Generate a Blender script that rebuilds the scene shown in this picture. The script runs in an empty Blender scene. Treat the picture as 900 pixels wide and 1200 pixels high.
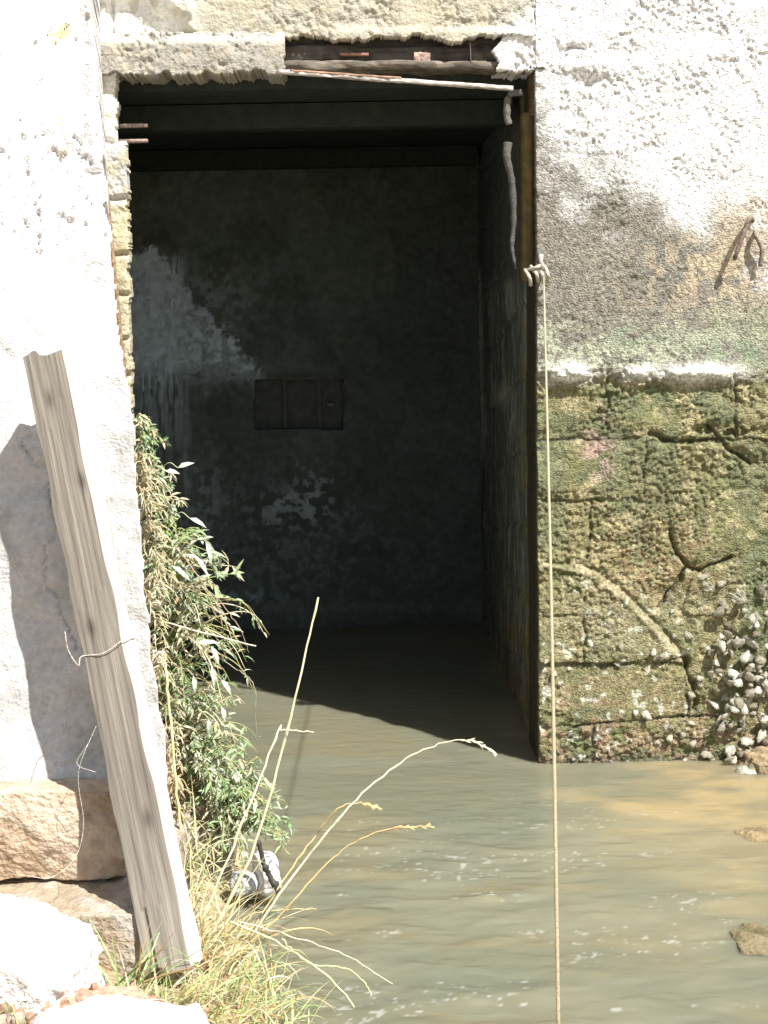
import bpy, math, random
import numpy as np
from mathutils import Matrix, Vector
C = bpy.context.scene
COL = C.collection
random.seed(7); rng = np.random.default_rng(7)
# ---------------------------------------------------------------- camera
F = 1800.0                      # focal length in pixels of the 900x1200 frame
ROLL = 0.020
X0, Y0 = 408-450, 600-357       # where the wall's depth direction vanishes
cx, sx = math.cos(-ROLL), math.sin(-ROLL)
Xp, Yp = cx*X0 - sx*Y0, sx*X0 + cx*Y0
PITCH = math.atan(Yp/F); YAW = math.atan(-Xp*math.cos(PITCH)/F)
RM = Matrix.Rotation(-YAW, 3, 'Z') @ Matrix.Rotation(math.pi/2-PITCH, 3, 'X') @ Matrix.Rotation(-ROLL, 3, 'Z')
R = np.array(RM)
def ray(u, v): return R @ np.array([(u-450)/F, (600-v)/F, -1.0])
WY = 5.14                       # the wall's face
r_ = ray(632, 895); HC = -r_[2]/r_[1]*WY   # eye height above the water (z = 0)
CAM = np.array([0, 0, HC])
def at(u, v, y):
    r = ray(u, v); return CAM + r*(y/r[1])
def atz(u, v, z):
    r = ray(u, v); return CAM + r*((z-HC)/r[2])
def px(x, y, z):
    d = np.stack([x, y, z-HC], -1) @ R
    return 450 + F*d[..., 0]/-d[..., 2], 600 - F*d[..., 1]/-d[..., 2]
cam = bpy.data.objects.new('camera', bpy.data.cameras.new('camera')); COL.objects.link(cam)
cam.matrix_world = Matrix.Translation(Vector(CAM)) @ RM.to_4x4()
cam.data.sensor_fit = 'VERTICAL'; cam.data.sensor_height = 24; cam.data.lens = 24*F/1200
cam.data.clip_end = 500; cam.data.clip_start = .05
C.camera = cam
# ---------------------------------------------------------------- light
EL, AZ = math.radians(53), math.atan2(.66, -.75)      # AZ measured from +Y towards +X
TS = Vector((math.sin(AZ)*math.cos(EL), math.cos(AZ)*math.cos(EL), math.sin(EL)))
w = bpy.data.worlds.new('World'); C.world = w; w.use_nodes = True
nt = w.node_tree; sky = nt.nodes.new('ShaderNodeTexSky'); sky.sky_type = 'NISHITA'; sky.sun_disc = False
sky.sun_elevation = EL; sky.sun_rotation = AZ
nt.nodes['Background'].inputs[1].default_value = .075
hs = nt.nodes.new('ShaderNodeHueSaturation'); hs.inputs['Saturation'].default_value = .55
nt.links.new(sky.outputs[0], hs.inputs['Color']); nt.links.new(hs.outputs[0], nt.nodes['Background'].inputs[0])
L = bpy.data.lights.new('sun', 'SUN'); L.energy = 4.6; L.angle = math.radians(.6); L.color = (1, .965, .915)
lo = bpy.data.objects.new('sun', L); COL.objects.link(lo)
lo.rotation_euler = (-TS).to_track_quat('-Z', 'Y').to_euler(); lo.location = (3, -3, 6)
C.view_settings.view_transform = 'Standard'; C.view_settings.look = 'None'
C.view_settings.exposure = 1.1; C.view_settings.gamma = 1
C.render.resolution_x = 768; C.render.resolution_y = 1024

# ---------------------------------------------------------------- noise (numpy)
def _h(ix, iy, s):
    n = (ix.astype(np.int64)*374761393 + iy.astype(np.int64)*668265263 + s*974634777) & 0xffffffff
    n = ((n ^ (n >> 13))*1274126177) & 0xffffffff
    n = ((n ^ (n >> 16))*2246822519) & 0xffffffff
    return ((n ^ (n >> 15)) & 0xffffff)/float(0xffffff)
def vn(x, y, s=0):
    ix = np.floor(x); iy = np.floor(y); fx = x-ix; fy = y-iy
    fx = fx*fx*fx*(fx*(fx*6-15)+10); fy = fy*fy*fy*(fy*(fy*6-15)+10)
    a = _h(ix, iy, s); b = _h(ix+1, iy, s); c = _h(ix, iy+1, s); d = _h(ix+1, iy+1, s)
    return (a*(1-fx)+b*fx)*(1-fy) + (c*(1-fx)+d*fx)*fy
def fbm(x, y, s=0, o=4, g=.5):
    t = 0; a = 1; n = 0
    for k in range(o):
        t = t + a*vn(x*1.0, y*1.0, s+k*17); n += a; a *= g
        x, y = x*1.6 - y*1.2 + 3.1, x*1.2 + y*1.6 + 7.7
    return t/n
def worley(x, y, s=0):
    ix = np.floor(x); iy = np.floor(y); best = np.full(np.shape(x), 9.0)
    for dx in (-1, 0, 1):
        for dy in (-1, 0, 1):
            jx, jy = ix+dx, iy+dy
            d = (jx+_h(jx, jy, s)-x)**2 + (jy+_h(jx, jy, s+5)-y)**2
            best = np.minimum(best, d)
    return np.sqrt(best)
def ss(a, b, x):
    t = np.clip((x-a)/(b-a), 0, 1); return t*t*(3-2*t)
def mixc(c, col, m):
    return c*(1-m[..., None]) + np.array(col)*m[..., None]
def segd(u, v, pts):
    best = np.full(np.shape(u), 1e9)
    for (a, b), (c, d) in zip(pts[:-1], pts[1:]):
        L2 = (c-a)**2+(d-b)**2; t = np.clip(((u-a)*(c-a)+(v-b)*(d-b))/L2, 0, 1)
        best = np.minimum(best, np.hypot(u-a-t*(c-a), v-b-t*(d-b)))
    return best
def blob(u, v, cu, cv, ru, rv): return np.exp(-((u-cu)/ru)**2-((v-cv)/rv)**2)

# ---------------------------------------------------------------- materials
def mat(name, rough=.9, bump=.3, bscale=120, var=.25, vscale=60, spec=.3, stretch=None, dist=.01, base=None, sub=0):
    m = bpy.data.materials.new(name); m.use_nodes = True; n = m.node_tree; N = n.nodes; l = n.links
    b = N['Principled BSDF']; b.inputs['Roughness'].default_value = rough
    b.inputs['Specular IOR Level'].default_value = spec
    tc = N.new('ShaderNodeTexCoord'); mp = N.new('ShaderNodeMapping'); l.new(tc.outputs['Object'], mp.inputs[0])
    if stretch: mp.inputs['Scale'].default_value = stretch
    a = N.new('ShaderNodeAttribute'); a.attribute_name = 'Col'
    t = N.new('ShaderNodeTexNoise'); t.inputs['Scale'].default_value = vscale; t.inputs['Detail'].default_value = 6
    l.new(mp.outputs[0], t.inputs[0])
    r = N.new('ShaderNodeMapRange'); r.inputs[1].default_value = .3; r.inputs[2].default_value = .7
    r.inputs[3].default_value = 1-var; r.inputs[4].default_value = 1+var
    l.new(t.outputs[0], r.inputs[0])
    x = N.new('ShaderNodeVectorMath'); x.operation = 'MULTIPLY'
    if base: x.inputs[0].default_value = base
    else: l.new(a.outputs['Color'], x.inputs[0])
    l.new(r.outputs[0], x.inputs[1]); l.new(x.outputs[0], b.inputs['Base Color'])
    t2 = N.new('ShaderNodeTexNoise'); t2.inputs['Scale'].default_value = bscale; t2.inputs['Detail'].default_value = 5
    l.new(mp.outputs[0], t2.inputs[0])
    bp = N.new('ShaderNodeBump'); bp.inputs['Strength'].default_value = bump; bp.inputs['Distance'].default_value = dist
    l.new(t2.outputs[0], bp.inputs['Height']); l.new(bp.outputs[0], b.inputs['Normal'])
    return m
M_ST = mat('stucco', bscale=140, bump=.6, var=.12, vscale=70)
M_MAS = mat('wet masonry', rough=.45, bscale=170, bump=1.0, var=.5, vscale=90, spec=.5)
M_IN = mat('damp interior plaster', rough=.95, bscale=60, bump=.3, var=.2, vscale=25, spec=.1)
M_WOOD = mat('weathered wood', rough=.85, bscale=90, bump=.5, var=.22, vscale=60, stretch=(1, 1, .06))
M_BEAM = mat('rotten beam', rough=.8, bscale=70, bump=.8, var=.5, vscale=40, stretch=(.1, 1, 1))
M_ROCK = mat('stone', bscale=90, bump=.6, var=.2, vscale=30, dist=.02)
M_SOIL = mat('earth', bscale=60, bump=.8, var=.35, vscale=40, dist=.02)
M_LEAF = mat('leaf', rough=.45, bscale=50, bump=.1, var=.15, vscale=40, spec=.5)
M_STRAW = mat('straw', rough=.6, bscale=80, bump=.1, var=.15, vscale=60)
M_SHELL = mat('oyster shell', rough=.55, bscale=220, bump=.8, var=.25, vscale=80, spec=.5, dist=.005)
M_ROPE = mat('rope', rough=.8, bscale=500, bump=.6, var=.2, vscale=300)
M_IRON = mat('rusty iron', rough=.85, bscale=200, bump=.6, var=.45, vscale=90)
for m_ in (M_LEAF,):
    b_ = m_.node_tree.nodes['Principled BSDF']
    tr = m_.node_tree.nodes.new('ShaderNodeBsdfTranslucent'); mx = m_.node_tree.nodes.new('ShaderNodeMixShader')
    mx.inputs[0].default_value = .3
    src = b_.inputs['Base Color'].links[0].from_socket
    m_.node_tree.links.new(src, tr.inputs[0]); m_.node_tree.links.new(b_.outputs[0], mx.inputs[1])
    m_.node_tree.links.new(tr.outputs[0], mx.inputs[2])
    m_.node_tree.links.new(mx.outputs[0], m_.node_tree.nodes['Material Output'].inputs[0])

# ---------------------------------------------------------------- object helpers
def tag(o, label=None, cat=None, group=None, kind=None):
    if label: o['label'] = label
    if cat: o['category'] = cat
    if group: o['group'] = group
    if kind: o['kind'] = kind
    return o
def thing(name, label, cat, loc=(0, 0, 0), group=None):
    o = bpy.data.objects.new(name, None); COL.objects.link(o); o.location = loc; o.empty_display_size = .1
    return tag(o, label, cat, group)
def link(name, me, m, parent=None, origin=None):
    o = bpy.data.objects.new(name, me); COL.objects.link(o)
    if m: me.materials.append(m)
    if parent is not None:
        o.parent = parent
        o.location = -Vector(parent.location)
    return o
def mesh_np(name, V, Fc, cols=None, smooth=True):
    me = bpy.data.meshes.new(name); V = np.asarray(V, dtype=np.float32)
    if isinstance(Fc, np.ndarray):
        k = Fc.shape[1]; me.vertices.add(len(V)); me.vertices.foreach_set('co', V.ravel())
        me.loops.add(Fc.size); me.loops.foreach_set('vertex_index', Fc.ravel().astype(np.int32))
        me.polygons.add(len(Fc)); me.polygons.foreach_set('loop_start', (np.arange(len(Fc))*k).astype(np.int32))
        me.update(calc_edges=True)
    else:
        me.from_pydata(V.tolist(), [], Fc)
    if cols is not None:
        a = me.attributes.new('Col', 'FLOAT_COLOR', 'POINT')
        c = np.ones((len(V), 4), dtype=np.float32); c[:, :3] = cols; a.data.foreach_set('color', c.ravel())
    if smooth: me.polygons.foreach_set('use_smooth', [True]*len(me.polygons))
    me.validate(); return me
def relief(name, pos, nrm, a, b, hf, cf, m, parent, thick=.1, mask=None, backf=None, rim=None):
    """dense carved slab: pos(A,B) plane points, pushed along nrm by hf; rim closed backwards"""
    A, B = np.meshgrid(a, b); P = pos(A, B); n = np.array(nrm, float)
    h = hf(A, B); V = P + h[..., None]*n; cols = np.clip(cf(A, B), 0.002, .9)
    na, nb = len(a), len(b); idx = np.arange(na*nb).reshape(nb, na)
    q = np.stack([idx[:-1, :-1], idx[:-1, 1:], idx[1:, 1:], idx[1:, :-1]], -1)
    keep = np.ones((nb-1, na-1), bool)
    if mask is not None:
        Ac = (A[:-1, :-1]+A[1:, 1:])/2; Bc = (B[:-1, :-1]+B[1:, 1:])/2; keep = mask(Ac, Bc)
    q = q[keep]; V = V.reshape(-1, 3); cols = cols.reshape(-1, 3)
    nx = np.cross(V[q[0, 1]]-V[q[0, 0]], V[q[0, 2]]-V[q[0, 0]])
    if np.dot(nx, n) < 0: q = q[:, ::-1]
    e = np.concatenate([q[:, [0, 1]], q[:, [1, 2]], q[:, [2, 3]], q[:, [3, 0]]])
    key = np.sort(e, 1); kk = key[:, 0].astype(np.int64)*len(V)+key[:, 1]
    un, inv, cnt = np.unique(kk, return_inverse=True, return_counts=True)
    be = e[cnt[inv.ravel()] == 1]; bv = np.unique(be); mp = np.full(len(V), -1); rings = 5
    base = len(V); newV = [V]; newC = [cols]; prev = None
    back = V[bv] - n*thick if backf is None else backf(V[bv])
    skirts = []
    mp[bv] = np.arange(len(bv)); last = None
    for r in range(1, rings+1):
        t = r/rings; off = base + (r-1)*len(bv)
        jit = (rng.random((len(bv), 3))-.5)*.004*(r < rings)
        newV.append(V[bv]*(1-t)+back*t+jit); newC.append(cols[bv] if rim is None else cols[bv]*0+np.array(rim))
        lo_ = be if r == 1 else mp[be]+base+(r-2)*len(bv)
        hi_ = mp[be]+off
        skirts.append(np.stack([lo_[:, 1], lo_[:, 0], hi_[:, 0], hi_[:, 1]], -1))
    V = np.concatenate(newV); cols = np.concatenate(newC); q = np.concatenate([q]+skirts)
    used = np.unique(q); rm = np.full(len(V), -1); rm[used] = np.arange(len(used))
    o = link(name, mesh_np(name, V[used], rm[q], cols[used]), m, parent)
    return o
class MB:
    def __init__(s): s.v = []; s.f = []; s.c = []
    def add(s, vs, fs, col):
        o = len(s.v); s.v += [tuple(map(float, p)) for p in vs]; s.f += [tuple(i+o for i in f) for f in fs]
        if isinstance(col, list): s.c += col
        else: s.c += [tuple(col)]*len(vs)
    def tube(s, pts, rad, col, n=6, cap=True):
        pts = [Vector(p) for p in pts]; k = len(pts)
        rads = rad if isinstance(rad, (list, tuple)) else [rad]*k
        vs = []; fs = []; up = Vector((.31, .17, .93))
        for i, p in enumerate(pts):
            d = (pts[min(i+1, k-1)]-pts[max(i-1, 0)]).normalized()
            a = d.cross(up if abs(d.dot(up)) < .95 else Vector((1, 0, 0))).normalized(); b = d.cross(a)
            for j in range(n):
                t = 2*math.pi*j/n; vs.append(p + (a*math.cos(t)+b*math.sin(t))*rads[i])
        for i in range(k-1):
            for j in range(n): fs.append((i*n+j, i*n+(j+1) % n, (i+1)*n+(j+1) % n, (i+1)*n+j))
        if cap: fs += [tuple(range(n))[::-1], tuple(range((k-1)*n, k*n))]
        s.add(vs, fs, col)
    def leaf(s, p, d, nrm, L_, W, col, curl=.15):
        p = Vector(p); d = Vector(d).normalized(); sd = d.cross(Vector(nrm)).normalized(); up = sd.cross(d)
        m1 = p+d*L_*.35; m2 = p+d*L_*.7-up*L_*curl*.5; t = p+d*L_-up*L_*curl*1.4
        vs = [p, m1+sd*W*.5+up*W*.15, m1-up*W*.05, m1-sd*W*.5+up*W*.15, m2+sd*W*.38+up*W*.1, m2-up*W*.05, m2-sd*W*.38+up*W*.1, t]
        s.add(vs, [(0, 1, 2), (0, 2, 3), (1, 4, 5, 2), (2, 5, 6, 3), (4, 7, 5), (5, 7, 6)], col)
    def blade(s, p, d, L_, W, droop, col, n=5):
        p = Vector(p); d = Vector(d).normalized(); sd = d.cross(Vector((rng.random()-.5, rng.random()-.5, rng.random()-.2))).normalized()
        vs = []; q = p.copy(); dd = d.copy()
        for i in range(n+1):
            t = i/n; w_ = W*(1-t**1.6)*.5+.0002
            nn = dd.cross(sd).normalized()
            vs += [q+sd*w_, q+nn*w_*.4, q-sd*w_]; q = q+dd*(L_/n); dd = (dd+Vector((0, 0, -droop))*(t+.2)).normalized()
        fs = []
        for i in range(n): fs += [(3*i, 3*i+3, 3*i+4, 3*i+1), (3*i+1, 3*i+4, 3*i+5, 3*i+2)]
        s.add(vs, fs, col)
    def box(s, c, e, col, rot=None):
        vs = []
        for z in (-1, 1):
            for y in (-1, 1):
                for x in (-1, 1):
                    p = Vector((x*e[0]/2, y*e[1]/2, z*e[2]/2)); p = rot @ p if rot else p; vs.append(Vector(c)+p)
        s.add(vs, [(0, 2, 3, 1), (4, 5, 7, 6), (0, 1, 5, 4), (2, 6, 7, 3), (0, 4, 6, 2), (1, 3, 7, 5)], col)
    def build(s, name, m, parent=None, smooth=True):
        me = mesh_np(name, np.array(s.v), s.f, np.array(s.c)[:, :3], smooth); return link(name, me, m, parent)
def spline(pts, n=8):
    P = [Vector(p) for p in pts]; P = [P[0]*2-P[1]]+P+[P[-1]*2-P[-2]]; out = []
    for i in range(1, len(P)-2):
        for k in range(n):
            t = k/n; a, b, c, d = P[i-1:i+3]
            out.append(.5*((2*b)+(c-a)*t+(2*a-5*b+4*c-d)*t*t+(3*b-a-3*c+d)*t**3))
    out.append(P[-2]); return out
def rock(name, c, e, colf, seed, n=26, rough=.06, sq=.35, rotz=0, m=None, parent=None, tilt=(0, 0), det=6):
    """irregular squared stone: rounded box pushed about by noise"""
    vs = []; fs = []; idx = {}
    def vid(p):
        k = tuple(np.round(p, 5))
        if k not in idx: idx[k] = len(vs); vs.append(p)
        return idx[k]
    g = np.linspace(-1, 1, n)
    for ax in range(3):
        for sg in (-1, 1):
            for i in range(n-1):
                for j in range(n-1):
                    q = []
                    for (a, b) in ((g[i], g[j]), (g[i+1], g[j]), (g[i+1], g[j+1]), (g[i], g[j+1])):
                        p = [0, 0, 0]; p[ax] = sg; p[(ax+1) % 3] = a; p[(ax+2) % 3] = b; q.append(vid(tuple(p)))
                    fs.append(tuple(q if sg > 0 else q[::-1]))
    V = np.array(vs); nn = V/np.linalg.norm(V, axis=1)[:, None]
    W = V*(1-sq)+nn*sq*1.25
    E = np.array(e)/2; P = W*E; s = seed*13
    f1 = fbm(P[:, 0]*det+P[:, 2]*det*.7+s, P[:, 1]*det-P[:, 2]*det*.6+s, s, 5, .55)-.5
    f2 = fbm(P[:, 2]*det*4+s+P[:, 1]*9, P[:, 0]*det*4+P[:, 1]*det*3, s+3, 4, .6)-.5
    f3 = fbm(P[:, 0]*60+s+P[:, 2]*35, P[:, 2]*60+P[:, 1]*50, s+9, 3)-.5
    P = P + nn*(f1*rough*2+f2*rough*.6+f3*min(.012, rough*.4)*(n > 30))[:, None]
    cz, sz = math.cos(rotz), math.sin(rotz)
    T = Matrix.Rotation(rotz, 3, 'Z') @ Matrix.Rotation(tilt[0], 3, 'X') @ Matrix.Rotation(tilt[1], 3, 'Y')
    P = P @ np.array(T).T
    cols = colf(P, f1, f2, V)
    me = mesh_np(name, P, np.array(fs), np.clip(cols, .01, .9))
    o = link(name, me, m or M_ROCK, parent); o.location = c
    return o
def arr(a, b, s): return np.arange(a, b+s*.5, s)
def axis(fine0, fine1, step, lo, hi, coarse):
    l = np.arange(lo, fine0-coarse*.3, coarse); r = np.arange(fine1+coarse, hi+coarse*.5, coarse)
    return np.concatenate([l, arr(fine0, fine1, step), r])

# ================================================================ ground, stream bed
def edge(y): return np.interp(y, [-3, 2.4, 3.0, 3.28, 3.72, 4.3, 5.1, 5.6], [-.2, -.18, -.17, -.20, -.28, -.37, -.5, -.6])
def ground_h(x, y):
    d = edge(y)-x
    sl = .36+np.clip(y-3.9, 0, 1.3)*1.6
    land = np.minimum(d*sl, np.interp(y, [3.5, 4.2, 5.0], [.34, .75, 1.1])+.1*np.clip(d-1, 0, 3))
    bed = np.maximum(d*.55, -.42)
    z = np.where(d > 0, land, bed)
    shal = -.09-.22*np.clip((5.2-y)*.7, 0, 1) - .3*ss(.95, .3, x)
    z = np.where(d < 0, np.maximum(z, np.where((x > .3) & (y > 3), shal, -9)), z)
    nb = (2.5-y)*.25
    z = np.maximum(z, np.minimum(nb, .06+.02*np.abs(y)*0))
    inside = (y > 5.2)
    z = np.where(inside, np.minimum(z, -.4), z)
    z = z + (fbm(x*5, y*5, 3)-.5)*.06 + (fbm(x*25, y*25, 9)-.5)*.025
    z = np.where((np.abs(x) > 8.2) & (y > 5.6), .6, z)
    return z
gx = axis(-1.6, 2.0, .02, -60, 60, 2.0); gy = axis(2.4, 5.4, .02, -60, 60, 2.0)
GX, GY = np.meshgrid(gx, gy); GZ = ground_h(GX, GY)
n1 = fbm(GX*9, GY*9, 5); n2 = fbm(GX*40, GY*40, 6)
gc = np.full(GX.shape+(3,), 0.0)+np.array([.30, .24, .14])
gc = mixc(gc, (.34, .21, .13), ss(.5, .62, n1)*ss(-.02, .05, GZ))
gc = mixc(gc, (.45, .38, .24), ss(.45, .6, n2)*.5)
gc = mixc(gc, (.16, .15, .08), ss(-.05, -.3, GZ)*.7)
gc = mixc(gc, (.42, .30, .15), ss(.55, .9, GX)*ss(0.02, -.05, GZ))
ng = len(gx); ii = np.arange(GX.size).reshape(GX.shape)
gq = np.stack([ii[:-1, :-1], ii[:-1, 1:], ii[1:, 1:], ii[1:, :-1]], -1).reshape(-1, 4)
g = link('ground', mesh_np('ground', np.stack([GX, GY, GZ], -1).reshape(-1, 3), gq, gc.reshape(-1, 3)), M_SOIL); tag(g, kind='structure')

# ================================================================ water
wx = axis(-.8, 1.9, .008, -30, 30, .6); wy = axis(3.0, 5.6, .009, 1.6, 7.9, .2)
WX, WYY = np.meshgrid(wx, wy)
turb = ss(5.0, 4.2, WYY)*ss(1.5, .6, WX)
wz = (fbm(WX*5+WYY*1.5, WYY*11, 31, 3)-.5)*.016*(.2+turb) + (fbm(WX*16, WYY*30, 37, 3)-.5)*.003*(.2+turb)
wz += .010*np.exp(-((WX-.33)/.05)**2-((WYY-3.93)/.02)**2)
wz = np.where(WYY > 5.2, wz*.35, wz)
wcol = np.zeros(WX.shape+(3,))+np.array([.195, .195, .138])
wcol = mixc(wcol, (.33, .265, .145), ss(.45, 1.15, WX+(fbm(WX*3, WYY*3, 77)-.5)*.8)*ss(3.4, 4.7, WYY+(fbm(WX*4, WYY*4, 78)-.5)*1.0))
wcol = mixc(wcol, (.205, .185, .115), ss(.45, .65, fbm(WX*3.2, WYY*5, 41))*.7)
wcol = mixc(wcol, (.15, .16, .115), ss(.48, .66, fbm(WX*2.5+4, WYY*4, 43))*.6)
glint = .3*ss(.68, .80, fbm(WX*55, WYY*70, 45, 3))*ss(.58, .68, fbm(WX*3.5, WYY*12, 46, 2))*turb  # sun sparkles on the ripples painted in as pale foam flecks
glint = np.maximum(glint, .8*ss(.6, .7, fbm(WX*40, WYY*60, 49, 2))*np.exp(-((WX-.33)/.07)**2-((WYY-3.95)/.03)**2))
wcol = mixc(wcol, (.75, .77, .75), glint)
ii = np.arange(WX.size).reshape(WX.shape)
wq = np.stack([ii[:-1, :-1], ii[:-1, 1:], ii[1:, 1:], ii[1:, :-1]], -1).reshape(-1, 4)
mw = bpy.data.materials.new('muddy water'); mw.use_nodes = True; N = mw.node_tree.nodes; l = mw.node_tree.links
b = N['Principled BSDF']; b.inputs['Roughness'].default_value = .17; b.inputs['IOR'].default_value = 1.33
a = N.new('ShaderNodeAttribute'); a.attribute_name = 'Col'; l.new(a.outputs['Color'], b.inputs['Base Color'])
b.inputs['Alpha'].default_value = .86
b.inputs['Subsurface Weight'].default_value = 1; b.inputs['Subsurface Scale'].default_value = .16; b.inputs['Subsurface Radius'].default_value = (1, .9, .6)
tc = N.new('ShaderNodeTexCoord'); mp = N.new('ShaderNodeMapping'); mp.inputs['Scale'].default_value = (1, 2.2, 1); l.new(tc.outputs['Object'], mp.inputs[0])
t = N.new('ShaderNodeTexNoise'); t.inputs['Scale'].default_value = 9; t.inputs['Detail'].default_value = 3; t.inputs['Distortion'].default_value = .5
l.new(mp.outputs[0], t.inputs[0]); bp = N.new('ShaderNodeBump'); bp.inputs['Strength'].default_value = .35; bp.inputs['Distance'].default_value = .012
l.new(t.outputs[0], bp.inputs['Height']); l.new(bp.outputs[0], b.inputs['Normal'])
wo = link('water', mesh_np('water', np.stack([WX, WYY, wz], -1).reshape(-1, 3), wq, wcol.reshape(-1, 3)), mw); tag(wo, kind='structure')

# ================================================================ the building
XR = at(632, 895, WY)[0]; XL = at(150, 430, WY)[0]
ZT = at(400, 92, WY)[2]
YB = 7.5
bld = thing('stone_building', 'old plastered stone building with a dark flooded doorway and algae on its lower wall', 'building', (0, WY, 0))
JN = [  # joints between the blocks (pixels on the wall face)
 [(634, 517), (700, 515), (757, 513)], [(757, 513), (755, 550), (757, 587)], [(640, 589), (700, 586), (757, 587), (800, 590)],
 [(712, 438), (713, 470), (711, 503)], [(692, 588), (692, 625), (688, 655)], [(685, 700), (684, 776)], [(634, 722), (683, 720)],
 [(634, 779), (700, 779), (804, 773)], [(804, 773), (806, 838)], [(634, 851), (720, 848), (800, 840), (850, 838)], [(696, 850), (696, 893)],
 [(757, 517), (820, 516), (900, 514), (980, 512)], [(860, 440), (862, 512)], [(900, 600), (980, 595)], [(905, 680), (980, 680)], [(930, 520), (932, 596)],
 [(980, 440), (980, 900)], [(1060, 440), (1060, 700)], [(980, 560), (1200, 555)], [(980, 650), (1200, 648)], [(980, 740), (1200, 738)]]
CRK = [[(783, 622), (795, 650), (806, 664), (822, 668), (835, 660), (858, 655)], [(806, 664), (790, 690), (775, 712)],
       [(760, 508), (790, 520), (840, 516), (870, 535), (880, 545)], [(826, 500), (850, 520)], [(800, 775), (815, 800), (812, 830)]]
ARC = [(632, 661), (670, 664), (700, 677), (727, 697), (752, 722), (778, 748), (802, 776)]
def wall_pos(A, B): return np.stack([A, np.full_like(A, WY), B], -1)
def wpx(A, B): return px(A, np.full_like(A, WY), B)
def stucco(A, B, s=0):
    w1 = (fbm(A*7, B*7, s+60)-.5)*.06
    a1 = A*.8+B*.6; b1 = -A*.6+B*.8
    r = np.abs(fbm((a1+w1)*44, (b1+w1)*30, s+1, 4, .6)-.5)*2
    big = fbm(A*14, B*14, s+7, 3)
    fl = ss(.50, .515, fbm(A*5+s, B*5, s+21, 5, .55))
    return .004*fl-.0085*(1-ss(.0, .26, r))*ss(.38, .62, fbm(A*8, B*8, s+13, 3)) + (big-.5)*.012 + (fbm(A*120, B*120, s+9, 2)-.5)*.005
def lump(A, B, s, k=55):
    w_ = worley(A*k+fbm(A*30, B*30, s)*1.2, B*k, s); return (1-np.clip(w_, 0, 1))
def right_h(A, B):
    u, v = wpx(A, B)
    j = (fbm(A*18, B*18, 70, 3)-.5)*26
    pl = ss(462, 432, v+j*1.6+(fbm(A*60, B*60, 74, 3)-.5)*30)                         # plaster coat over the blocks
    h = pl*(.020+stucco(A, B)*np.clip(.75+(200-v)/500, .55, 1.15))
    lum = (lump(A, B, 21, 75)-.5)*.014*ss(.36, .56, fbm(A*6, B*6, 88, 3)) + (lump(A, B, 22, 34)-.5)*.014*ss(.45, .6, fbm(A*4+3, B*4, 89, 2)) + (lump(A, B, 23, 110)-.5)*.006
    cell = _h(np.floor(u/61+v*.004), np.floor(v/72), 71)
    lum = lum+(cell-.5)*.010
    calm = np.clip(blob(u, v, 725, 810, 95, 38)+blob(u, v, 690, 552, 55, 26)+blob(u, v, 668, 480, 30, 26)+blob(u, v, 650, 730, 35, 40)*.8+blob(u, v, 880, 610, 60, 40)*.8+blob(u, v, 725, 740, 30, 25)*.6+blob(u, v, 650, 620, 25, 25)*.6, 0, 1)               # the smooth block near the water
    h += (1-pl)*((fbm(A*6, B*6, 72, 4)-.5)*.045 + (fbm(A*60, B*60, 73, 3)-.5)*.010 + lum)*(1-.78*calm)
    ju = u+(fbm(A*20, B*20, 81)-.5)*9; jv = v+(fbm(A*20, B*20, 82)-.5)*8
    dj = np.minimum.reduce([segd(ju, jv, p) for p in JN])
    fade = .35+.65*ss(.38, .55, fbm(A*9, B*9, 90))
    h -= (1-pl)*.013*np.exp(-(dj/1.4)**2)*fade + (1-pl)*.002*np.exp(-(dj/7)**2)
    dc = np.minimum.reduce([segd(ju+j*.3, jv, p) for p in CRK])
    h -= (1-pl)*(.024*np.exp(-((dc+(fbm(A*30, B*30, 98)-.5)*3)/1.8)**2)+.006*np.exp(-(dc/9)**2))
    da = segd(u+j*.9, v+j*.9, ARC); inside = ss(-3, 4, (v-np.interp(u, [p[0] for p in ARC], [p[1] for p in ARC])))*(u < 802)*(v < 776)
    h += .009*ss(.4, .62, fbm(A*14, B*14, 97, 3))*np.exp(-((da-1)/4.0)**2) + inside*.012 - .010*np.exp(-((da-6)/2.5)**2)*(1-inside)
    h += .03*np.exp(-((v-437-j*.4)/9)**2)*np.clip(blob(u, v, 667, 440, 22, 30)+blob(u, v, 818, 437, 38, 30)+blob(u, v, 745, 437, 14, 20)*.5, 0, 1)
    h += .015*blob(u, v, 680, 75, 40, 16)*fbm(A*30, B*30, 5) - .03*blob(u, v, 670, 60+j, 18, 4) - .02*blob(u, v, 690, 95+j, 22, 6)
    h += .035*ss(.0, .3, (860-v)/-60.)*ss(800, 880, u)*fbm(A*22, B*22, 95)
    h -= .012*blob(u, v, 700, 505, 14, 30)*ss(.4, .6, fbm(A*35, B*35, 99)) + .03*blob(u, v, 850, 505, 38, 6)*ss(.4, .5, fbm(A*25, B*25, 94)) - .014*blob(u, v, 850, 490, 50, 9)*fbm(A*40, B*40, 93)
    h += .012*ss(640, 628, u)*(fbm(A*3, B*20, 96)-.5)*2
    return h
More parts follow.
